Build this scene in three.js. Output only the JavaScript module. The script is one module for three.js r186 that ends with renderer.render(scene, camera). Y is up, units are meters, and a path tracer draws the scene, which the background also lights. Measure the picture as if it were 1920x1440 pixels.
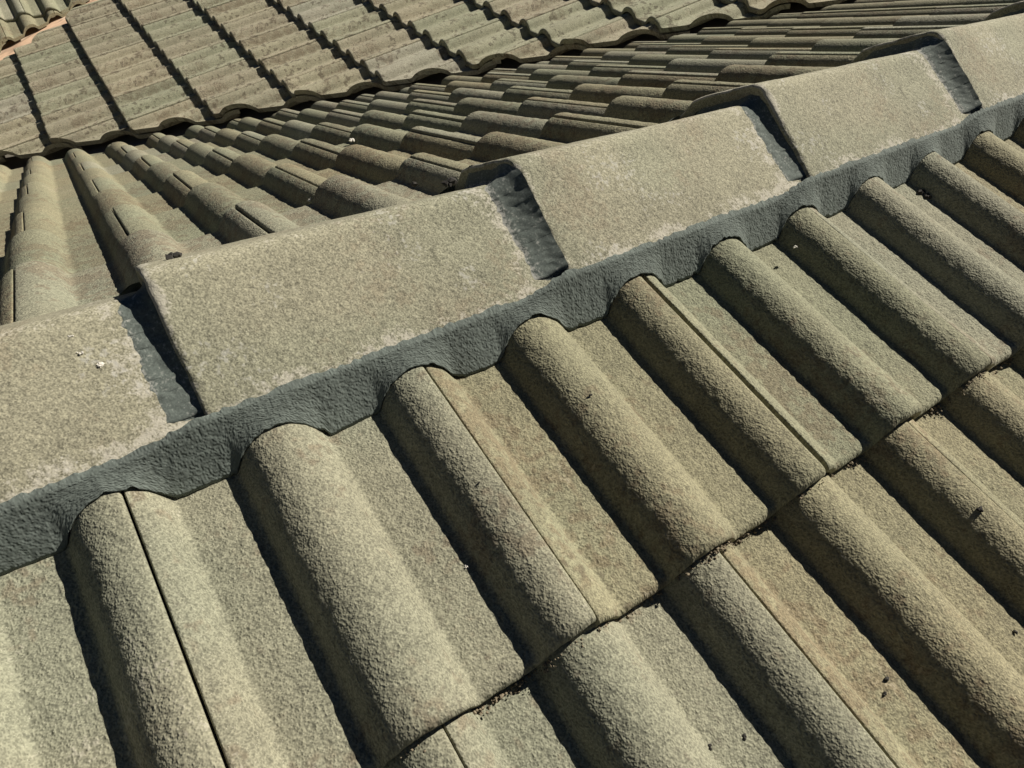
import * as THREE from 'three';
import { mergeGeometries } from 'three/addons/utils/BufferGeometryUtils.js';

// ---------------------------------------------------------------- camera, sky, sun, exposure
const scene = new THREE.Scene();
const V3 = (x, y, z) => new THREE.Vector3(x, y, z);
const camera = new THREE.PerspectiveCamera(56.63, 1024 / 768, 0.02, 2000);
camera.position.set(0, 0.44638, 0.70683);
camera.quaternion.setFromRotationMatrix(new THREE.Matrix4().makeBasis(
  V3(0.83287158, -0.01384622, 0.55329306),
  V3(0.37898779, 0.74281462, -0.55190098),
  V3(-0.40335243, 0.66935396, 0.62391674)));
scene.add(camera);

const sunDir = V3(0.778, 0.622, 0.035).normalize();
// clear deep-blue sky: air only, brighter towards the horizon and around the sun
const skyTex = (() => {
  const w = 256, h = 128, d = new Float32Array(w * h * 4), v = new THREE.Vector3();
  for (let j = 0; j < h; j++) for (let i = 0; i < w; i++) {
    const el = ((j + 0.5) / h - 0.5) * Math.PI, az = ((i + 0.5) / w - 0.5) * 2 * Math.PI;
    v.set(Math.cos(el) * Math.cos(az), Math.sin(el), Math.cos(el) * Math.sin(az));
    const m = Math.max(0, v.y), hz = Math.pow(1 - m, 4), g = Math.pow(Math.max(0, v.dot(sunDir)), 12), p = (j * w + i) * 4;
    d[p] = 0.008 + 0.03 * hz + 0.02 * g; d[p + 1] = 0.016 + 0.037 * hz + 0.02 * g; d[p + 2] = 0.036 + 0.042 * hz + 0.019 * g; d[p + 3] = 1;
  }
  const t = new THREE.DataTexture(d, w, h, THREE.RGBAFormat, THREE.FloatType);
  t.mapping = THREE.EquirectangularReflectionMapping; t.magFilter = THREE.LinearFilter; t.minFilter = THREE.LinearFilter; t.needsUpdate = true; return t;
})();
scene.background = skyTex; scene.environment = skyTex;
const sun = new THREE.DirectionalLight(0xfff6e8, 5);
sun.position.copy(sunDir).multiplyScalar(20);
sun.castShadow = true;
sun.shadow.mapSize.set(4096, 4096);
Object.assign(sun.shadow.camera, { left: -6, right: 6, top: 6, bottom: -6, near: 1, far: 60 });
scene.add(sun, sun.target);

const renderer = new THREE.WebGLRenderer({ antialias: true });
renderer.setSize(1024, 768);
renderer.toneMapping = THREE.LinearToneMapping;
renderer.toneMappingExposure = 1.42;
renderer.shadowMap.enabled = true;

// ---------------------------------------------------------------- helpers
function rng(seed) { let a = seed >>> 0; return () => { a = (a + 0x6D2B79F5) | 0; let t = Math.imul(a ^ (a >>> 15), 1 | a); t = (t + Math.imul(t ^ (t >>> 7), 61 | t)) ^ t; return ((t ^ (t >>> 14)) >>> 0) / 4294967296; }; }
const sstep = (a, b, x) => { const t = Math.min(1, Math.max(0, (x - a) / (b - a))); return t * t * (3 - 2 * t); };
const lerp = (a, b, t) => a + (b - a) * t;
function hash2(x, y, s) { let h = Math.imul(x, 374761393) + Math.imul(y, 668265263) + Math.imul(s, 2147483647 ^ 0x5bd1e995); h = Math.imul(h ^ (h >>> 13), 1274126177); return ((h ^ (h >>> 16)) >>> 0) / 4294967296; }
function vnoise(x, y, s) {   // 2d value noise
  const xi = Math.floor(x), yi = Math.floor(y); let fx = x - xi, fy = y - yi;
  fx = fx * fx * (3 - 2 * fx); fy = fy * fy * (3 - 2 * fy);
  return lerp(lerp(hash2(xi, yi, s), hash2(xi + 1, yi, s), fx), lerp(hash2(xi, yi + 1, s), hash2(xi + 1, yi + 1, s), fx), fy);
}
function noiseField(size, fx, fy, seed) {   // wrapping value noise, fx * fy cells over the texture
  const r = rng(seed), lat = new Float32Array(fx * fy); for (let i = 0; i < lat.length; i++) lat[i] = r();
  const xa = new Int32Array(size), xb = new Int32Array(size), xf = new Float32Array(size);
  for (let i = 0; i < size; i++) { const p = i * fx / size, k = Math.floor(p); xa[i] = k; xb[i] = (k + 1) % fx; const f = p - k; xf[i] = f * f * (3 - 2 * f); }
  return (i, j) => {
    const p = j * fy / size, k = Math.floor(p), k2 = (k + 1) % fy; let f = p - k; f = f * f * (3 - 2 * f);
    const a = lat[k * fx + xa[i]], b = lat[k * fx + xb[i]], c = lat[k2 * fx + xa[i]], d = lat[k2 * fx + xb[i]], x = xf[i];
    const t = a + (b - a) * x; return t + (c + (d - c) * x - t) * f;
  };
}
const toS = v => { v = Math.min(1, Math.max(0, v)); return 255 * (v <= 0.0031308 ? 12.92 * v : 1.055 * Math.pow(v, 1 / 2.4) - 0.055); };
function makeTex(size, fn, srgb, h = size) {
  const d = new Uint8Array(size * h * 4), o = [0, 0, 0];
  for (let j = 0, p = 0; j < h; j++) for (let i = 0; i < size; i++, p += 4) {
    fn(i, j, o);
    if (srgb) { d[p] = toS(o[0]); d[p + 1] = toS(o[1]); d[p + 2] = toS(o[2]); } else { d[p] = d[p + 1] = d[p + 2] = Math.min(255, Math.max(0, o[0] * 255)); }
    d[p + 3] = 255;
  }
  const t = new THREE.DataTexture(d, size, h, THREE.RGBAFormat);
  t.wrapS = t.wrapT = THREE.RepeatWrapping; t.magFilter = THREE.LinearFilter; t.minFilter = THREE.LinearMipmapLinearFilter; t.generateMipmaps = true;
  if (srgb) t.colorSpace = THREE.SRGBColorSpace;
  t.needsUpdate = true; return t;
}
function mixTo(o, r, g, b, k) { o[0] += (r - o[0]) * k; o[1] += (g - o[1]) * k; o[2] += (b - o[2]) * k; }

// ---------------------------------------------------------------- procedural textures (1 texture = 1 m unless said otherwise)
const TS = 2048;
const gA = noiseField(TS, 230, 230, 11), gB = noiseField(TS, 460, 460, 12), gC = noiseField(TS, 900, 900, 13), gD = noiseField(TS, 90, 90, 14);
const grainTex = makeTex(TS, (i, j, o) => { o[0] = 0.04 * gD(i, j) + 0.12 * gA(i, j) + 0.44 * gB(i, j) + 0.40 * gC(i, j); }, false);
function concreteTex(seed, weather) {
  const l = noiseField(TS, 5, 5, seed + 1), m = noiseField(TS, 17, 17, seed + 2), n = noiseField(TS, 60, 60, seed + 3), q = noiseField(TS, 170, 170, seed + 4), br = noiseField(TS, 9, 9, seed + 5), gr = noiseField(TS, 7, 7, seed + 6), r = rng(seed + 7);
  return makeTex(TS, (i, j, o) => {
    const f = gC(i, j), g = gB(i, j), a = gA(i, j), lo = l(i, j), mi = m(i, j), hi = n(i, j), qq = q(i, j);
    let k = 1 + 0.16 * (lo - 0.5) + 0.16 * (mi - 0.5) + 0.12 * (hi - 0.5) + (weather ? 0.2 : 0.08) * (qq - 0.5) + 0.06 * (a - 0.5) + 0.34 * (g - 0.5) + 0.75 * (f - 0.5);
    if (weather) { o[0] = 0.365 * k; o[1] = 0.350 * k; o[2] = 0.270 * k; } else { o[0] = 0.244 * k; o[1] = 0.239 * k; o[2] = 0.172 * k; }
    mixTo(o, (weather ? 0.335 : 0.228) * k, (weather ? 0.335 : 0.238) * k, (weather ? 0.255 : 0.174) * k, 0.7 * sstep(0.4, 0.8, gr(i, j)));                       // greener paint
    const st = br(i, j) * 0.45 + hi * 0.3 + qq * 0.25;
    mixTo(o, 0.150 * k, 0.118 * k, 0.080 * k, 0.55 * sstep(0.575, 0.74, st));            // brown grime patches
    const dk = weather ? mi * 0.2 + hi * 0.3 + gD(i, j) * 0.3 + a * 0.2 : mi * 0.3 + qq * 0.3 + a * 0.25 + g * 0.15;
    mixTo(o, weather ? 0.13 : 0.075, weather ? 0.115 : 0.066, weather ? 0.085 : 0.050, (weather ? 0.8 : 0.5) * sstep(weather ? 0.57 : 0.66, weather ? 0.70 : 0.80, dk));      // dark lichen spots
    const w = lo * 0.3 + hi * 0.35 + g * 0.35;
    mixTo(o, weather ? 0.55 : 0.42, weather ? 0.52 : 0.40, weather ? 0.42 : 0.33, (weather ? 0.6 : 0.45) * sstep(0.68, 0.80, w));                            // pale sand showing
    const x = r(); if (x > 0.9965) mixTo(o, 0.62, 0.59, 0.50, 0.75); else if (x < 0.004) mixTo(o, 0.04, 0.038, 0.032, 0.7);
  }, true);
}
const tileTexA = concreteTex(100, false), tileTexB = concreteTex(200, true);
// ridge caps: one texture spans one cap, u = 0..0.48 m along the ridge, v = 0..0.34 m over the profile
const CW = 1024, CH = 726;
function capTex(seed) {
  const r = rng(seed);
  const N = (i, j, c, s) => vnoise(i / CW * 0.48 / c, j / CH * 0.34 / c, seed + s);
  return makeTex(CW, (i, j, o) => {
    const x = i / CW * 0.48, y = j / CH * 0.34;
    const f = N(i, j, 0.0011, 1), g = N(i, j, 0.0022, 2), a = N(i, j, 0.0045, 3), q = N(i, j, 0.011, 4), m = N(i, j, 0.04, 5), l = N(i, j, 0.12, 6);
    const k = 1 + 0.16 * (l - 0.5) + 0.18 * (m - 0.5) + 0.07 * (q - 0.5) + 0.08 * (a - 0.5) + 0.34 * (g - 0.5) + 0.95 * (f - 0.5);
    o[0] = 0.284 * k; o[1] = 0.273 * k; o[2] = 0.196 * k;
    mixTo(o, 0.262 * k, 0.265 * k, 0.190 * k, 0.7 * sstep(0.4, 0.8, N(i, j, 0.09, 7)));
    mixTo(o, 0.21 * k, 0.175 * k, 0.12 * k, 0.4 * sstep(0.58, 0.76, N(i, j, 0.07, 8) * 0.5 + q * 0.25 + a * 0.25));
    // scuffed whitish concrete along the lapped end, the bottom edge, the crest and where the next cap's mortar was wiped
    const mm = m;
    const edgeL = sstep(0.022, 0.0, x - 0.016 * (mm - 0.5)), edgeB = sstep(0.034, 0.0, y - 0.022 * (mm - 0.5)), crest = sstep(0.030, 0.0, Math.abs(y - 0.155 - 0.02 * (mm - 0.5)));
    const edgeR = sstep(0.038, 0.0, Math.abs(x - 0.372 - 0.02 * (mm - 0.5)));
    const wh = Math.max(edgeL * 1.15, edgeB * 0.95, crest * 0.55, edgeR * 0.8), gr = 0.45 * g + 0.3 * f + 0.25 * a;
    mixTo(o, 0.48, 0.46, 0.39, 0.75 * sstep(0.64, 1.0, 0.55 * wh * (0.45 + 0.9 * q) + gr * 0.75));
    const w2 = N(i, j, 0.05, 9) * 0.45 + a * 0.3 + g * 0.25;
    mixTo(o, 0.47, 0.47, 0.43, 0.5 * sstep(0.68, 0.86, w2));
    const t = r(); if (t > 0.996) mixTo(o, 0.62, 0.6, 0.52, 0.8); else if (t < 0.0035) mixTo(o, 0.05, 0.045, 0.035, 0.75);
  }, true, CH);
}
const capTexs = [capTex(31), capTex(57)];
const mortarBump = (() => {   // 0.5 m
  const a = noiseField(1024, 150, 150, 71), b = noiseField(1024, 330, 330, 72), s1 = noiseField(1024, 120, 14, 73), s2 = noiseField(1024, 44, 6, 74);
  return makeTex(1024, (i, j, o) => { const u = (i + Math.round(j * 0.5)) % 1024; o[0] = 0.30 * a(i, j) + 0.46 * b(i, j) + 0.16 * s1(u, j) + 0.08 * s2(u, j); }, false);
})();
const mortarTex = (() => {
  const a = noiseField(1024, 150, 150, 81), b = noiseField(1024, 400, 400, 82), l = noiseField(1024, 9, 9, 83), m = noiseField(1024, 36, 36, 84), r = rng(85);
  return makeTex(1024, (i, j, o) => {
    const k = 1 + 0.2 * (l(i, j) - 0.5) + 0.2 * (m(i, j) - 0.5) + 0.25 * (a(i, j) - 0.5) + 0.4 * (b(i, j) - 0.5);
    o[0] = 0.125 * k; o[1] = 0.150 * k; o[2] = 0.136 * k;
    const x = r(); if (x > 0.992) mixTo(o, 0.4, 0.42, 0.4, 0.6); else if (x < 0.004) mixTo(o, 0.02, 0.02, 0.02, 0.7);
  }, true);
})();

const mat = (o) => new THREE.MeshStandardMaterial({ roughness: 0.95, metalness: 0, side: THREE.DoubleSide, ...o });
const tileMats = [[tileTexA, 0xffffff], [tileTexA, 0xf4f6ee], [tileTexA, 0xfff8ea], [tileTexA, 0xf8f4e8]].map(([t, c]) => mat({ map: t, color: c, bumpMap: grainTex, bumpScale: 0.0014 }));
const tileMatsW = [[tileTexB, 0xffffff], [tileTexB, 0xf6f2ea], [tileTexB, 0xfffaf0], [tileTexB, 0xf4f8ee]].map(([t, c]) => mat({ map: t, color: c, bumpMap: grainTex, bumpScale: 0.0015 }));
const capGrain = grainTex.clone(); capGrain.repeat.set(0.48, 0.34); capGrain.needsUpdate = true;
const capMats = capTexs.map(t => mat({ map: t, bumpMap: capGrain, bumpScale: 0.00055 }));
const mortarMat = mat({ map: mortarTex, bumpMap: mortarBump, bumpScale: 0.0012 });
const underlayMat = mat({ color: new THREE.Color().setRGB(0.16, 0.15, 0.14) });
const darkMetal = mat({ color: new THREE.Color().setRGB(0.16, 0.16, 0.16), roughness: 0.6 });

function mesh(name, geo, m, parent = scene) { const o = new THREE.Mesh(geo, m); o.name = name; o.castShadow = o.receiveShadow = true; parent.add(o); return o; }
const used = {};
function numbered(n) { const k = used[n] = (used[n] ?? -1) + 1; return k ? n + '_' + String(k).padStart(3, '0') : n; }
function tag(o, label, category, group, kind) { o.userData.label = label; if (category) o.userData.category = category; if (group) o.userData.group = group; if (kind) o.userData.kind = kind; return o; }

// ---------------------------------------------------------------- the interlocking double-roll concrete tile
const TH = 0.29687, GA = 0.31855, LEN = 0.42, COV = 0.30, THICK = 0.0186, STEP = 0.019, RH = 0.032, N0 = 0.006, LIFT0 = Math.atan(STEP / GA), LIFTC = Math.atan(0.025 / GA);
const arcRoll = (x, w) => { x = Math.abs(x); if (x >= w) return 0; const r = (RH * RH + w * w) / (2 * RH); return Math.sqrt(r * r - x * x) - (r - RH); };
function rollRaw(s) { let n = 0; for (const c of [-0.012, 0.138, 0.288]) n = Math.max(n, arcRoll(s - c, s < c ? 0.043 : 0.045)); return n; }
function profile(s) {   // smoothed so the flanks run out into the pan
  let a = 0, w = 0; for (let k = -4; k <= 4; k++) { const q = 1 - Math.abs(k) / 5; a += q * rollRaw(s + k * 0.0011); w += q; } return a / w;
}
function tileGeo({ ds, rows, seed, amp, cut }) {
  const cols = [-0.024, 0.0006, 0.0018, 0.0024, 0.0036];
  const inner = Math.round((0.2965 - 0.006) / ds); for (let i = 0; i <= inner; i++) cols.push(0.006 + (0.2965 - 0.006) * i / inner);
  cols.push(0.2982, 0.2993, 0.2998);
  const R = rng(seed), ou = R(), ov = R(), nc = cols.length;
  const top = (s) => {
    let n = profile(s);
    if (s < 0.001) n -= 0.013; else if (s < 0.02) n -= 0.0016 * (1 - (s - 0.001) / 0.019);
    if (s >= 0.001 && s < 0.0020) n -= 0.0022; else if (s >= 0.0020 && s < 0.003) n -= 0.0008;
    if (s > 0.2990) n -= s > 0.2995 ? 0.0030 : 0.0012; else if (s > 0.297) n -= 0.0004;
    return n;
  };
  let arc = 0; const arcs = cols.map((s, i) => { if (i) { const a = profile(s) - profile(cols[i - 1]); arc += Math.hypot(s - cols[i - 1], a); } return arc; });
  const nor = cols.map(s => { const d = (profile(s + 0.001) - profile(s - 0.001)) / 0.002, l = Math.hypot(1, d); return [-d / l, 1 / l]; });
  // rows: a few hidden under the course above, then `rows` visible ones, then a rounded nose
  const tv = [0, 0.05, 0.09]; for (let i = 1; i <= rows; i++) tv.push(0.09 + (LEN - 0.010 - 0.09) * i / rows);
  const nose = [[0.0035, 0.0005], [0.0065, 0.0018], [0.0088, 0.0040], [0.010, 0.0075]];
  const nr = tv.length + nose.length, tEnd = LEN - 0.010;
  const pos = [], uv = [], idx = [];
  const cutAt = cols.map(s => { const c = cut ? cut(s) : 9; return c < 0.004 ? 0 : c; });
  const wob = cols.map((s, i) => cut ? 0.006 * (vnoise(s / 0.03, seed, 5) - 0.5) : 0.0012 * (vnoise(s / 0.02, seed, 6) - 0.5) + 0.0008 * (vnoise(s / 0.005, seed, 7) - 0.5));
  const P = (i, t, drop) => {
    const s = cols[i]; let n = top(s) - drop;
    if (amp) { const d = amp * (s < 0.008 || s > 0.292 ? 0.25 : 1) * (1.1 * (vnoise((s + ou * 7) / 0.0055, (t + ov * 9) / 0.0055, 3) - 0.5) + 0.9 * (vnoise(s / 0.013, t / 0.013, seed + 4) - 0.5) + 1.6 * (vnoise(s / 0.06, t / 0.08, seed + 9) - 0.5)); return [s + nor[i][0] * d, n + nor[i][1] * d, t]; }
    return [s, n, t];
  };
  for (let r = 0; r < nr; r++) for (let i = 0; i < nc; i++) {
    const c = cutAt[i]; let t, drop = 0;
    if (r < tv.length) t = tv[r] * Math.min(1, c / tEnd); else { const k = nose[r - tv.length]; if (c < LEN) { t = Math.min(c, tEnd) + (c < tEnd ? 0 : (c - tEnd) * (r - tv.length + 1) / 4); drop = 0.0002 * (r - tv.length); } else { t = tEnd + k[0]; drop = k[1]; } }
    if (t > 0.2) t += wob[i] * Math.min(1, Math.max(0, (t - 0.3) / 0.1));
    pos.push(...P(i, t, drop)); uv.push(arcs[i] + ou, t + ov);
  }
  for (let r = 0; r < nr - 1; r++) for (let i = 0; i < nc - 1; i++) {
    if (cutAt[i] <= 0 && cutAt[i + 1] <= 0) continue;
    const a = r * nc + i, b = a + 1, c = a + nc, d = c + 1; idx.push(a, c, b, b, c, d);
  }
  // butt face, underside and the two side edges (own vertices: crisp edges)
  const base0 = pos.length / 3, L0 = (nr - 1) * nc;
  for (let i = 0; i < nc; i++) { const k = (L0 + i) * 3, s = cols[i], nb = profile(s) - THICK - (s < 0.001 ? 0.006 : 0); pos.push(pos[k], pos[k + 1], pos[k + 2], s, nb, pos[k + 2] - 0.001); uv.push(arcs[i] + ou, pos[k + 2] + ov, arcs[i] + ou, pos[k + 2] + ov + 0.013); }
  for (let i = 0; i < nc - 1; i++) { if (cutAt[i] <= 0 && cutAt[i + 1] <= 0) continue; const a = base0 + i * 2; idx.push(a, a + 1, a + 2, a + 2, a + 1, a + 3); }
  const base1 = pos.length / 3;
  for (let i = 0; i < nc; i++) { const s = cols[i], nb = profile(s) - THICK - (s < 0.001 ? 0.006 : 0), t1 = pos[(L0 + i) * 3 + 2] - 0.001; pos.push(s, nb, 0, s, nb, t1); uv.push(arcs[i] + ou, ov, arcs[i] + ou, t1 + ov); }
  for (let i = 0; i < nc - 1; i++) { if (cutAt[i] <= 0 && cutAt[i + 1] <= 0) continue; const a = base1 + i * 2; idx.push(a, a + 2, a + 1, a + 2, a + 3, a + 1); }
  for (const i of [0, nc - 1]) {
    if (cutAt[i] <= 0) continue;
    const b = pos.length / 3;
    for (let r = 0; r < nr; r++) { const k = (r * nc + i) * 3; pos.push(pos[k], pos[k + 1], pos[k + 2], cols[i], profile(cols[i]) - THICK - (i ? 0 : 0.006), pos[k + 2]); uv.push(arcs[i] + ou, pos[k + 2] + ov, arcs[i] + ou + 0.013, pos[k + 2] + ov); }
    for (let r = 0; r < nr - 1; r++) { const a = b + r * 2; idx.push(a, a + 1, a + 2, a + 2, a + 1, a + 3); }
  }
  const g = new THREE.BufferGeometry();
  g.setAttribute('position', new THREE.Float32BufferAttribute(pos, 3)); g.setAttribute('uv', new THREE.Float32BufferAttribute(uv, 2)); g.setIndex(idx);
  g.computeVertexNormals(); return g;
}
const fineTiles = [1, 2, 3, 4].map(k => tileGeo({ ds: 0.0022, rows: 150, seed: 10 + k, amp: 0.00075 }));
const midTiles = [1, 2, 3, 4].map(k => tileGeo({ ds: 0.0045, rows: 40, seed: 30 + k, amp: 0.0009 }));
const farTiles = [1, 2, 3, 4].map(k => tileGeo({ ds: 0.0065, rows: 8, seed: 50 + k, amp: 0 }));

// a slope: local x = across (to the right when facing uphill), y = out of the roof, z = downhill
function slope(name, label, origin, S, N, T) {
  const g = new THREE.Group(); g.name = numbered(name); scene.add(g); g.position.copy(origin);
  g.quaternion.setFromRotationMatrix(new THREE.Matrix4().makeBasis(S, N, T));
  return tag(g, label, 'roof slope');
}
function layTile(g, geo, m, s, tButt, R, ds = 0, LIFT = LIFT0) {
  const o = mesh('roof_tile', geo, m, g);
  o.position.set(s + ds + (R() - 0.5) * 0.0009, N0 - LEN * Math.sin(LIFT) + (R() - 0.5) * 0.0016, tButt - LEN * Math.cos(LIFT) + (R() - 0.5) * 0.004);
  o.rotation.set(-LIFT, (R() - 0.5) * 0.006, (R() - 0.5) * 0.006);
  return o;
}
function underlay(g, pts) {   // felt below the tiles, pts = polygon in slope coordinates (x, z)
  const sh = new THREE.Shape(pts.map(([x, z]) => new THREE.Vector2(x, -z)));
  const geo = new THREE.ExtrudeGeometry(sh, { depth: 0.006, bevelEnabled: false }); geo.rotateX(-Math.PI / 2); geo.translate(0, -0.062, 0);
  mesh('underlay', geo, underlayMat, g);
}
const cT = Math.cos(TH), sT = Math.sin(TH);

// front slope (faces the camera)
const S0 = -0.0719, TC = 0.4928;
const front = slope('roof_slope', 'sunlit front tiled slope running down from the mortared ridge, big rolls with long shadows', V3(0, 0, 0), V3(1, 0, 0), V3(0, cT, sT), V3(0, -sT, cT));
const R1 = rng(5);
const dsFix = { '-1': 0.002, 0: 0.002, 1: 0.002, 2: 0.005, 3: 0.004, 4: -0.006 };
for (let c = 0; c < 6; c++) for (let k = -6; k < 10; k++) {
  const s = S0 + COV * k + (c % 2 ? 0.15 : 0), t = TC + GA * c;
  const near = c < 3 && s > -0.65 && s < 1.3 - (c === 2 ? 0.5 : 0), v = Math.floor(R1() * 4), m = Math.floor(R1() * 4);
  layTile(front, near ? fineTiles[v] : midTiles[v], tileMats[m], s, t, R1, c === 0 ? (dsFix[k] ?? 0) : 0);
}
underlay(front, [[-1.9, 0.02], [2.9, 0.02], [2.9, 2.05], [-1.9, 2.05]]);

// rear slope (falls away behind the ridge); valley against the side slope
const SB = -0.1124, TB = 0.3672;
const back = slope('roof_slope', 'rear tiled slope falling away behind the ridge into the dark valley', V3(0, 0, 0), V3(-1, 0, 0), V3(0, cT, -sT), V3(0, -sT, -cT));
const valZ = x => -2.905 + 0.648 * (x + 0.025);        // plan line of the valley (z over x)
const R2 = rng(6);
for (let c = 0; c < 13; c++) for (let k = -19; k < 6; k++) {
  const s = -SB + COV * k + (c % 2 ? 0.15 : 0), t = TB + GA * c;
  const xc = -(s + 0.15), tv = -valZ(xc) / cT;
  if (t - LEN > tv + 0.45 || xc < -1.5) continue;
  const near = c < 4 && xc < 1.3, v = Math.floor(R2() * 4), m = Math.floor(R2() * 4);
  const lim = q => -(valZ(-(s + q)) + 0.13) / cT - (t - LEN), a = Math.min(lim(0), lim(0.3)), b = Math.max(lim(0), lim(0.3));
  if (b < 0.05) continue;
  layTile(back, a < LEN + 0.01 ? tileGeo({ ds: 0.006, rows: 12, seed: 2900 + c * 40 + k, amp: 0, cut: lim }) : near ? midTiles[v] : farTiles[v], tileMats[m], s, t, R2);
}
underlay(back, [[-6, 0.02], [1.6, 0.02], [1.6, 4.4], [0.02, 3.5], [-6, 0.25]]);

// side slope: rises to the right beyond the valley
const CU = V3(0.9762801, 0.2155065, 0.0208352), CV = V3(-0.01540035, -0.02686766, 0.99952036), CN = V3(-0.21596293, 0.97613271, 0.02291148), CO = V3(0, -0.8619, -2);
const side = slope('roof_slope', 'weathered side slope of closely ribbed tiles with black shadow bands, beyond the valley', CO, CV, CN, CU.clone().negate());
// cut lines in (u uphill, v across): valley to the rear slope and valley to the far slope
const cutBC = v => (v + 0.93) / 0.63 - 0.03;         // keep u above
const cutCD = v => -(v + 2.34) / 0.664;
const R3 = rng(7);
for (let c = -5; c < 14; c++) for (let k = -18; k < 16; k++) {
  const v0 = 0.012 - 0.022 + COV * k + (c % 2 ? 0.15 : 0), uB = -0.035 + GA * c;   // butt at u = uB, head at uB + LEN
  let kmin = 9, kmax = -9;
  const lim = s => uB + LEN - Math.max(cutBC(v0 + s), cutCD(v0 + s)) - (c === -1 && k === -9 ? 0.012 : 0);
  for (let s = 0; s <= 0.3; s += 0.05) { const q = lim(s); kmin = Math.min(kmin, q); kmax = Math.max(kmax, q); }
  if (kmax < 0.05 || uB > 3.4 || uB + LEN > 3.6) continue;
  const va = Math.floor(R3() * 4), m = Math.floor(R3() * 4);
  const geo = kmin < LEN + 0.01 ? tileGeo({ ds: 0.0047, rows: 8, seed: 900 + c * 40 + k, amp: 0, cut: lim }) : farTiles[va];
  layTile(side, geo, tileMatsW[m], v0, -uB, R3, 0, LIFTC);
}
underlay(side, [[1.3, -3.6], [-0.85, -0.05], [-2.0, 0.1], [-5.2, -2.3], [-5.2, -3.6]]);

// far slope: parallel to the front slope, beyond the terracotta valley
const DO = V3(0, -0.80, -4.62);
const far = slope('roof_slope', 'far tiled slope with open roll ends above the terracotta valley', DO, V3(1, 0, 0), V3(0, cT, sT), V3(0, -sT, cT));
const cutD = x => (0.015 - 0.60 * x) / cT;                // keep t below
const R4 = rng(8);
for (let c = -7; c < 4; c++) for (let k = -6; k < 7; k++) {
  const s0 = -0.016 + COV * k + (c % 2 ? 0.15 : 0), tB = -0.18 / cT + GA * (c + 1);
  const lim = s => cutD(s0 + s) - (tB - LEN);
  const a = Math.min(lim(0), lim(0.3)), b = Math.max(lim(0), lim(0.3));
  if (b < 0.05) continue;
  const va = Math.floor(R4() * 4), m = Math.floor(R4() * 4);
  layTile(far, a < LEN + 0.01 ? tileGeo({ ds: 0.006, rows: 8, seed: 1900 + c * 40 + k, amp: 0, cut: lim }) : farTiles[va], tileMats[m], s0, tB, R4);
}
underlay(far, [[-1.9, 1.2], [-1.9, -2.3], [2.0, -2.3], [2.0, -1.15]]);

// ---------------------------------------------------------------- ridge
const ridge = new THREE.Group(); ridge.name = 'ridge_capping'; scene.add(ridge);
tag(ridge, 'row of angular concrete ridge caps bedded in dark green mortar along the roof top', 'ridge');
// outline of a cap's lapped (raised) end in (z, y), from the near bottom edge over the crest to the far side
const capProfile = (() => {
  const key = [[0.1645, -0.008], [0.0585, 0.0772], [0.047, 0.0868], [0.031, 0.0812], [-0.030, 0.0520], [-0.058, 0.0392], [-0.078, 0.025], [-0.100, -0.008]];
  const pts = []; const q = (a, b, c, t) => [0, 1].map(i => (1 - t) * (1 - t) * a[i] + 2 * t * (1 - t) * b[i] + t * t * c[i]);
  const seg = (a, b) => { const n = Math.max(1, Math.round(Math.hypot(a[0] - b[0], a[1] - b[1]) / 0.0024)); for (let i = 0; i < n; i++) pts.push([lerp(a[0], b[0], i / n), lerp(a[1], b[1], i / n)]); };
  seg(key[0], key[1]); for (let i = 0; i < 9; i++) pts.push(q(key[1], key[2], key[3], i / 9));
  seg(key[3], key[4]); for (let i = 0; i < 14; i++) pts.push(q(key[4], key[5], key[6], i / 14));
  seg(key[6], key[7]); pts.push(key[7]);
  let a = 0; const out = pts.map((p, i) => { if (i) a += Math.hypot(p[0] - pts[i - 1][0], p[1] - pts[i - 1][1]); return { z: p[0], y: p[1], a }; });
  out.forEach((p, i) => { const b = out[Math.max(0, i - 1)], c = out[Math.min(out.length - 1, i + 1)], dz = c.z - b.z, dy = c.y - b.y, l = Math.hypot(dz, dy); p.nz = dy / l; p.ny = -dz / l; p.w = i / out.length; });
  return out;
})();
const arcMax = capProfile[capProfile.length - 1].a, crestArc = 0.147;
const capDrop = (dx, a) => dx / 0.418 * (a < crestArc ? lerp(0.012, 0.026, a / crestArc) : lerp(0.026, 0.034, (a - crestArc) / (arcMax - crestArc)));
const CAPX = [-1.655, -1.236, -0.815, -0.396, 0.0184, 0.432, 0.8505, 1.27, 1.69, 2.11, 2.53, 2.95, 3.37, 3.79, 4.2, 4.62];
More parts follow.
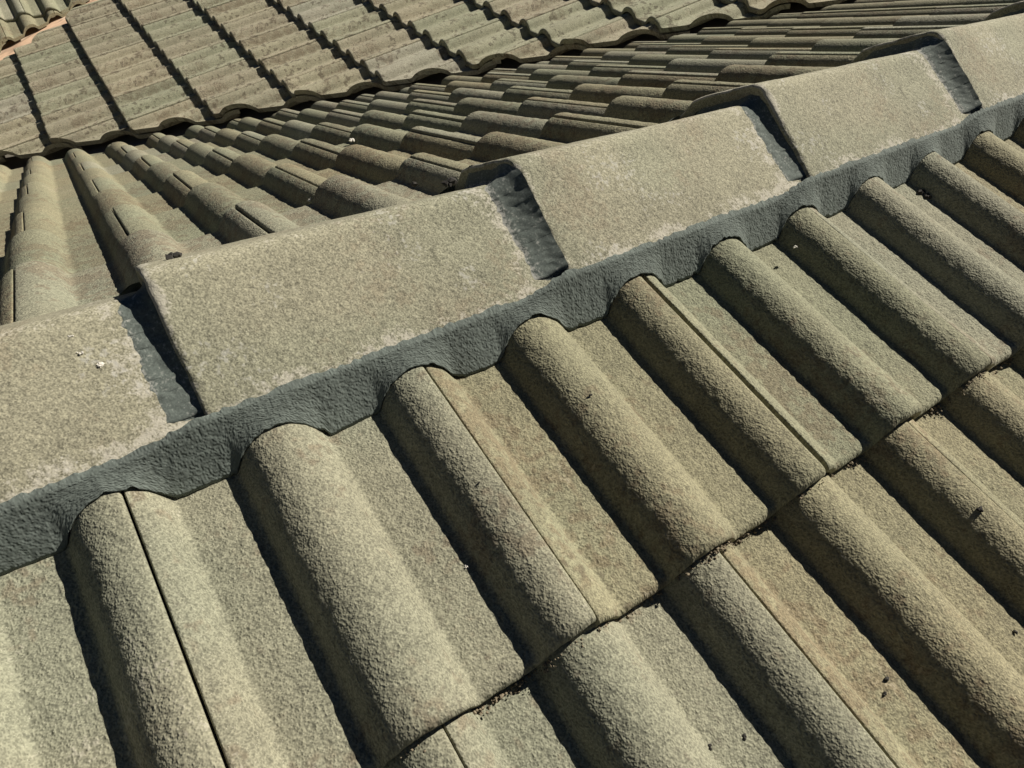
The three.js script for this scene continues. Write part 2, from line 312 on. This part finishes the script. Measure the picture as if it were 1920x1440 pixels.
function capGeo(fine, seed) {
  const xs = [0, 0.0008, 0.002, 0.0036]; const L = 0.462, n = fine ? 200 : 50; for (let i = 1; i <= n; i++) xs.push(0.0036 + (L - 0.0036) * i / n);
  const inset = [0.0034, 0.0016, 0.0005, 0];
  const prof = fine ? capProfile : capProfile.filter((p, i) => i % 2 === 0 || i > capProfile.length - 2), np = prof.length, pos = [], uv = [], idx = [];
  xs.forEach((x, r) => prof.forEach(p => {
    let d = 0.0004 * (vnoise(x / 0.0045, p.a / 0.0045, seed) - 0.5) + 0.0003 * (vnoise(x / 0.014, p.a / 0.014, seed + 1) - 0.5) + 0.0022 * (vnoise(x / 0.09, p.a / 0.06, seed + 2) - 0.5) - (inset[r] || 0);
    if (r < 4) d -= 0.0014 * vnoise(p.a / 0.008, 3, seed + 3);
    pos.push(x - (r < 2 ? 0.0016 * (vnoise(p.a / 0.012, 7, seed + 4) - 0.5) : 0), p.y + p.ny * d - capDrop(x, p.a), p.z + p.nz * d); uv.push(x / 0.48, p.a / 0.34);
  }));
  for (let r = 0; r < xs.length - 1; r++) for (let i = 0; i < np - 1; i++) { const a = r * np + i, b = a + 1, c = a + np, d = c + 1; idx.push(a, b, c, b, d, c); }
  // end faces, inside and edges: a shell 18 mm thick
  const TT = 0.018;
  for (const r of [0, xs.length - 1]) {
    const b = pos.length / 3;
    prof.forEach((p, i) => { const k = (r * np + i) * 3; pos.push(pos[k], pos[k + 1], pos[k + 2], pos[k] + (r ? 0 : 0.002), p.y - p.ny * TT - capDrop(xs[r], p.a), p.z - p.nz * TT); uv.push(0.2, p.a / 0.34, 0.24, p.a / 0.34); });
    for (let i = 0; i < np - 1; i++) { const a = b + i * 2; idx.push(a, a + 1, a + 2, a + 2, a + 1, a + 3); }
  }
  const b = pos.length / 3;
  for (const x of [0.002, L]) prof.forEach(p => { pos.push(x, p.y - p.ny * TT - capDrop(x, p.a), p.z - p.nz * TT); uv.push(x / 0.48, p.a / 0.34); });
  for (let i = 0; i < np - 1; i++) { const a = b + i; idx.push(a, a + np, a + 1, a + 1, a + np, a + np + 1); }
  for (const i of [0, np - 1]) {
    const e = pos.length / 3; xs.forEach((x, r) => { const k = (r * np + i) * 3, p = prof[i]; pos.push(pos[k], pos[k + 1], pos[k + 2], x, p.y - p.ny * TT - capDrop(x, p.a), p.z - p.nz * TT); uv.push(x / 0.48, 0.1, x / 0.48, 0.15); });
    for (let r = 0; r < xs.length - 1; r++) { const a = e + r * 2; idx.push(a, a + 1, a + 2, a + 2, a + 1, a + 3); }
  }
  const g = new THREE.BufferGeometry(); g.setAttribute('position', new THREE.Float32BufferAttribute(pos, 3)); g.setAttribute('uv', new THREE.Float32BufferAttribute(uv, 2)); g.setIndex(idx); g.computeVertexNormals(); return g;
}
const capFine = [capGeo(true, 41), capGeo(true, 47)], capCoarse = capGeo(false, 43);
CAPX.forEach((x, i) => {
  const fine = x > -0.9 && x < 1.5, c = mesh('ridge_cap', fine ? capFine[i % 2] : capCoarse, capMats[i % 2], ridge);
  c.position.set(x, 0, 0);
});
// mortar wiped into the lap joint on top of the lower cap, against the raised end of the next one
const jointPow = { 4: 3, 5: 1.8, 6: 2.6, 7: 1.9 };
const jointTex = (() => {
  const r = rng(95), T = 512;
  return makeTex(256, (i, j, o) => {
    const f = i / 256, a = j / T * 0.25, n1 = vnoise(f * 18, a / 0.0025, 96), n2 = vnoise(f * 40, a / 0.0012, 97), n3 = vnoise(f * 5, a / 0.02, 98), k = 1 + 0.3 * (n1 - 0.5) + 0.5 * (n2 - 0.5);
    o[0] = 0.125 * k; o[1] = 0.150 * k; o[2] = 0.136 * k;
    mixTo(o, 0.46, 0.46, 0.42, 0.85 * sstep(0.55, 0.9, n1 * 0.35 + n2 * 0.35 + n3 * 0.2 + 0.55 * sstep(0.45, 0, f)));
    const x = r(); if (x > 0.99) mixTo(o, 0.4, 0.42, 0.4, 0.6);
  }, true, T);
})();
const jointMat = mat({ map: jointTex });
const jointFill = { 4: 0.42, 5: 0.85, 6: 0.45, 7: 0.8 };
CAPX.forEach((xl, i) => {
  if (!i) return;
  const dx0 = xl - CAPX[i - 1], fill = jointFill[i] ?? 0.6, np = 130, nw = 18, pos = [], uv = [], idx = [], a1 = crestArc + 0.13;
  for (let k = 0; k <= np; k++) {
    const a = lerp(0.006, a1, k / np), p = capProfile[Math.min(capProfile.length - 1, capProfile.findIndex(q => q.a >= a))];
    const wid = (a < crestArc ? 0.046 : lerp(0.046, 0.010, Math.min(1, (a - crestArc) / 0.03))) + 0.005 * (vnoise(a / 0.05, i, 21) - 0.5) + 0.0025 * (vnoise(a / 0.006, i, 22) - 0.5), fade = k < 6 ? k / 6 : (k > np - 14 ? (np - k) / 14 : 1);
    for (let w = 0; w <= nw; w++) {
      const f = w / nw, dx = dx0 - wid * (1 - f) * (0.35 + 0.65 * fade) + 0.003 * f, step = capDrop(0.418, a) * fill;
      let h = -0.0015 + (0.0022 * Math.min(1, f * 3) + step * Math.pow(f, jointPow[i] ?? 2.2)) * (0.25 + 0.75 * fade);
      h += 0.0011 * (vnoise(a / 0.005, f * 7, i + 23) - 0.5) * Math.min(1, f * 6) + 0.002 * (vnoise(a / 0.025, f * 2, i + 24) - 0.5) * f;
      pos.push(CAPX[i - 1] + dx, p.y + p.ny * h - capDrop(dx, p.a), p.z + p.nz * h); uv.push(0.004 + 0.99 * f, a / 0.25 + i * 0.37);
    }
  }
  for (let k = 0; k < np; k++) for (let w = 0; w < nw; w++) { const a = k * (nw + 1) + w, b = a + 1, c = a + nw + 1, d = c + 1; idx.push(a, b, c, b, d, c); }
  const g = new THREE.BufferGeometry(); g.setAttribute('position', new THREE.Float32BufferAttribute(pos, 3)); g.setAttribute('uv', new THREE.Float32BufferAttribute(uv, 2)); g.setIndex(idx); g.computeVertexNormals();
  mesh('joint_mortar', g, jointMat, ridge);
});
// bedding mortar between the cap's bottom edge and the tiles, one band each side
function capEdge(x, j) {   // bottom edge of the cap that covers x
  let i = CAPX.findIndex((q, n) => x < (CAPX[n + 1] ?? 99)); if (i < 0) i = 0;
  const p = capProfile[j]; const y = (n) => p.y - capDrop(x - CAPX[n], p.a);
  let v = y(i); const d = CAPX[i + 1] - x; if (d < 0.07 && d > 0) v = lerp(y(i + 1), v, sstep(0, 0.07, d));
  return v;
}
function beddingMortar(nearSide, x0, x1, step) {
  const rows = 18, n = Math.round((x1 - x0) / step), pos = [], uv = [], idx = [], J = nearSide ? 0 : capProfile.length - 1, p0 = capProfile[J], sg = nearSide ? 1 : -1;
  const tP = nearSide ? 0.200 : 0.115, tanT = sT / cT, tBut = nearSide ? TC : TB;
  for (let k = 0; k <= n; k++) {
    const x = lerp(x0, x1, k / n), sl = nearSide ? x - S0 : -x + SB, loc = ((sl % COV) + COV) % COV, fix = nearSide ? (dsFix[Math.floor(sl / COV)] ?? 0) : 0;
    const pn = profile(Math.min(0.3, Math.max(0, loc - fix))), ed = capEdge(x, J), up = 0.0035 + 0.003 * (vnoise(x / 0.03, 5, 35) - 0.5) + 0.0035 * (vnoise(x / 0.005, 6, 36) - 0.5);
    const lift = N0 - STEP * (tBut - tP) / GA, Ez = Math.abs(p0.z) + 0.003, Ey = ed + 0.0005, Pz = tP * cT + lift * sT + 0.004 * (vnoise(x / 0.06, 1, 31) - 0.5), Py = -tP * sT + lift * cT;
    // one flat trowelled plane from the cap's edge to the pans; the rolls poke through it
    const rel = ((loc - 0.036) % 0.15 + 0.15) % 0.15, gap = 0.006 * Math.max(0, 1 - Math.min(rel, 0.15 - rel) / 0.005) * (0.2 + vnoise(Math.floor(x / 0.15), 4, 33)) + 0.002 * sstep(0.7, 0.9, vnoise(x / 0.01, 8, 34)) + 0.0016 * (vnoise(x / 0.006, 2, 32) - 0.5);
    const nn = pn + lift + 0.0008 + gap, F = Math.max(0.12, (nn / cT - Ez * tanT - Ey) / ((Py - Ey) + (Pz - Ez) * tanT));
    // over a roll the foot is buttered out a little further
    const out = 0.008 * pn / RH;
    for (let r = 0; r <= rows; r++) {
      let y, z;
      if (r === 0) { y = ed + p0.ny * 0.0012 + Math.abs(p0.nz) * up; z = Math.abs(p0.z) + Math.abs(p0.nz) * 0.0012 - p0.ny * up; }
      else if (r <= rows - 2) {
        const g = (r - 1) / (rows - 3), f = F * g, d = 0.0006 * (vnoise(x / 0.03 + f, f * 2, 37) - 0.5) + 0.0005 * (vnoise(x / 0.004, f * 14, 38) - 0.5);
        y = lerp(Ey, Py, f) - out * g * tanT; z = lerp(Ez, Pz, f) + out * g + d;
      } else { const q = r - (rows - 2); y = lerp(Ey, Py, F) - out * tanT - 0.002 * q; z = lerp(Ez, Pz, F) + out - 0.012 * q; }
      pos.push(x, y, sg * z); uv.push(x / 0.5, (r / rows) * 0.06 / 0.5);
    }
  }
  const m = rows + 1; for (let k = 0; k < n; k++) for (let r = 0; r < rows; r++) { const a = k * m + r, b = a + 1, c = a + m, d = c + 1; idx.push(a, b, c, b, d, c); }
  const g = new THREE.BufferGeometry(); g.setAttribute('position', new THREE.Float32BufferAttribute(pos, 3)); g.setAttribute('uv', new THREE.Float32BufferAttribute(uv, 2)); g.setIndex(idx); g.computeVertexNormals();
  mesh('bedding_mortar', g, mortarMat, ridge);
}
beddingMortar(true, -1.6, 2.9, 0.0018);
beddingMortar(false, -1.6, 4.9, 0.005);

// ---------------------------------------------------------------- valleys
function valley(name, label, m, a, b, wl, wr, ul, ur) {   // folded sheet from a to b; wl/wr half widths, ul/ur rise of each wing
  const d = b.clone().sub(a), L = d.length(); d.normalize(); const side_ = V3(-d.z, 0, d.x).normalize(); if (side_.z < 0) side_.negate();
  const up = V3(0, 1, 0), prof = [[-wl, ul], [-wl * 0.5, ul * 0.5], [-0.012, 0.002], [0, 0], [0.012, 0.002], [wr * 0.5, ur * 0.5], [wr, ur]];
  const n = 40, pos = [], uv = [], idx = [], q = prof.length;
  for (const dn of [0, -0.002]) for (let i = 0; i <= n; i++) prof.forEach(([s, h]) => { const p = a.clone().addScaledVector(d, L * i / n).addScaledVector(side_, s).addScaledVector(up, h + dn); pos.push(p.x, p.y, p.z); uv.push(L * i / n, s); });
  const half = (n + 1) * q;
  for (let i = 0; i < n; i++) for (let j = 0; j < q - 1; j++) { const e = i * q + j; idx.push(e, e + 1, e + q, e + 1, e + q + 1, e + q, half + e, half + e + q, half + e + 1, half + e + 1, half + e + q, half + e + q + 1); }
  const g = new THREE.BufferGeometry(); g.setAttribute('position', new THREE.Float32BufferAttribute(pos, 3)); g.setAttribute('uv', new THREE.Float32BufferAttribute(uv, 2)); g.setIndex(idx); g.computeVertexNormals();
  const o = mesh(numbered(name), g, m); return tag(o, label, 'valley');
}
const terraTex = (() => {
  const a = noiseField(512, 6, 60, 91), b = noiseField(512, 40, 120, 92), c = noiseField(512, 10, 20, 93);
  return makeTex(512, (i, j, o) => {
    const k = 1 + 0.2 * (b(i, j) - 0.5); o[0] = 0.60 * k; o[1] = 0.42 * k; o[2] = 0.29 * k;
    mixTo(o, 0.24, 0.17, 0.12, 0.7 * sstep(0.58, 0.8, a(i, j) * 0.6 + c(i, j) * 0.4)); mixTo(o, 0.75, 0.6, 0.46, 0.5 * sstep(0.6, 0.8, c(i, j)));
  }, true);
})();
const terra = mat({ map: terraTex, roughness: 0.8 });
valley('valley_gutter', 'dark metal valley gutter hidden between rear slope and side slope', darkMetal, V3(-1.3, -1.21, valZ(-1.3) + 0.02), V3(4.2, -0.115, valZ(4.2) + 0.02), 0.22, 0.22, 0.05, 0.05);
valley('valley_gutter', 'terracotta coloured valley strip between side slope and far slope', terra, V3(-1.2, -1.128, -3.73), V3(1.7, -0.49, -5.64), 0.15, 0.15, 0.02, 0.02);

// ---------------------------------------------------------------- grit in the course joints and loose bits on the roof
function frontN(sx, t) {   // height of the front slope's tile surface at (across, downhill)
  const c = Math.max(0, Math.ceil((t - TC) / GA)), loc = (((sx - S0 - (c % 2 ? 0.15 : 0)) % COV) + COV) % COV;
  return N0 - STEP * (TC + GA * c - t) / GA + profile(loc);
}
function lump(R, r) {      // one irregular crumb
  const g = new THREE.IcosahedronGeometry(r, 0), p = g.attributes.position, key = {};
  for (let i = 0; i < p.count; i++) { const k = [p.getX(i), p.getY(i), p.getZ(i)].map(v => v.toFixed(5)).join(); const q = key[k] ??= 0.6 + 0.8 * R(); p.setXYZ(i, p.getX(i) * q, p.getY(i) * q * 0.75, p.getZ(i) * q); }
  g.rotateY(R() * 6); g.rotateX(R() - 0.5); g.computeVertexNormals(); return g;
}
const gritMat = mat({ color: new THREE.Color().setRGB(0.20, 0.168, 0.115) }), crumbMat = mat({ color: new THREE.Color().setRGB(0.03, 0.028, 0.024) }), paleMat = mat({ color: new THREE.Color().setRGB(0.62, 0.60, 0.54) });
{
  const R = rng(77), parts = [];
  for (let c = 0; c < 3; c++) for (let k = 0; k < 3400; k++) {
    const x = -0.8 + R() * 2.6, t = TC + GA * c, dens = vnoise(x / 0.06, c, 61) * 0.6 + vnoise(x / 0.015, c, 62) * 0.4, loc = (((x - S0) % 0.15) + 0.15) % 0.15, pan = loc > 0.03 && loc < 0.095 ? 0.12 : 0;
    if (R() > sstep(0.42, 0.75, dens + pan)) continue;
    const r = 0.0006 + 0.0016 * R() * R(), tt = t + 0.001 + 0.009 * R() * R();
    parts.push(lump(R, r).translate(x, frontN(x, tt + 0.003) + r * 0.5 + (R() < 0.4 ? 0.006 * R() : 0), tt));
  }
  mesh('joint_grit', mergeGeometries(parts), gritMat, front).userData.kind = 'stuff';
}
function hit(px, py, point, normal) {   // photo pixel (1920 x 1440) -> point on a plane of the roof
  const f = 1336.18, d = V3((px - 960) / f, -(py - 720) / f, -1).applyQuaternion(camera.quaternion);
  return camera.position.clone().addScaledVector(d, point.clone().sub(camera.position).dot(normal) / d.dot(normal));
}
function bit(name, p, r, m, seed, label, category, group) {
  const R = rng(seed), parts = [], n = r > 0.003 ? 5 : 3;
  for (let k = 0; k < n; k++) parts.push(lump(R, r * (0.45 + 0.45 * R())).translate((R() - 0.5) * r * 1.7, r * 0.2 * R(), (R() - 0.5) * r * 1.1));
  const o = mesh(numbered(name), mergeGeometries(parts), m); o.position.copy(p); tag(o, label, category, group); return o;
}
const fN = V3(0, cT, sT), fT = V3(0, -sT, cT);
function onFront(px, py) { let n = 0, p; for (let i = 0; i < 5; i++) { p = hit(px, py, fN.clone().multiplyScalar(n), fN); n = frontN(p.x, p.dot(fT)); } return p.addScaledVector(fN, 0.0008); }
[[1836, 955, 0.0032], [1901, 1185, 0.0026], [1660, 1272, 0.0022], [1656, 1302, 0.0022], [1395, 1382, 0.0026], [1329, 1402, 0.0026], [900, 905, 0.0016], [1106, 742, 0.0018]].forEach(([x, y, r], i) =>
  bit('dirt_crumb', onFront(x, y), r, crumbMat, 300 + i, 'tiny black crumb of dirt lying on the front slope tiles', 'crumb', 'dark crumbs scattered over the front slope'));
[[1725, 360, 0.0055], [1738, 369, 0.0045]].forEach(([x, y, r], i) => bit('dirt_crumb', onFront(x, y), r, crumbMat, 330 + i, 'black crumb lying on the pan just below the ridge mortar', 'crumb', 'two black crumbs below the ridge mortar'));
[[874, 1063, 0.0022], [1490, 464, 0.003]].forEach(([x, y, r], i) => bit('pale_chip', onFront(x, y), r, paleMat, 340 + i, 'tiny whitish chip lying on the front slope tiles', 'chip', 'pale chips on the front slope'));
const bN = V3(0, cT, -sT), bT = V3(0, -sT, -cT);
function onBack(px, py) {
  let n = 0, p;
  for (let i = 0; i < 6; i++) {
    p = hit(px, py, bN.clone().multiplyScalar(n), bN); const t = p.dot(bT), c = Math.max(0, Math.ceil((t - TB) / GA)), loc = (((-p.x + SB - (c % 2 ? 0.15 : 0)) % COV) + COV) % COV;
    n = N0 - STEP * (TB + GA * c - t) / GA + profile(loc);
  }
  return p.addScaledVector(bN, 0.001);
}
[[345, 374, 0.006], [583, 377, 0.005], [659, 265, 0.006]].forEach(([x, y, r], i) => bit('pale_pebble', onBack(x, y), r, paleMat, 360 + i, 'small whitish pebble caught on the rear slope beside a roll', 'pebble', 'whitish pebbles on the rear slope'));
[[780, 347, 0.005]].forEach(([x, y, r], i) => bit('dirt_crumb', onBack(x, y), r, crumbMat, 380 + i, 'small black crumb lying on the rear slope next to the ridge', 'crumb'));
[[322, 481, 0.0065, 0.0], [843, 343, 0.007, 0.01]].forEach(([x, y, r, z], i) => { const p = hit(x, y, V3(0, 0, z), V3(0, 0, 1)); bit('mortar_crumb', p, r, crumbMat, 400 + i, 'black crumb of mortar perched on the crest of a ridge cap', 'crumb', 'black crumbs on the ridge crest'); });
[[150, 662, 0.0028], [186, 686, 0.0032], [133, 630, 0.002]].forEach(([x, y, r], i) => {   // on the near wing of the lowest cap in view
  const a = V3(0, -0.0185, 0.1645), b = V3(0, 0.0575, 0.0585), n = V3(1, 0, 0).cross(a.clone().sub(b)).normalize(); if (n.y < 0) n.negate();
  bit('pale_chip', hit(x, y, a, n), r, paleMat, 420 + i, 'tiny whitish chip stuck on the ridge cap left of the first lap joint', 'chip', 'pale chips on the lowest ridge cap');
});

// ---------------------------------------------------------------- ground far below
const ground = mesh('ground', new THREE.PlaneGeometry(600, 600).rotateX(-Math.PI / 2), mat({ color: new THREE.Color().setRGB(0.12, 0.11, 0.085) }));
ground.position.y = -4.2; ground.userData.kind = 'structure';

renderer.render(scene, camera);
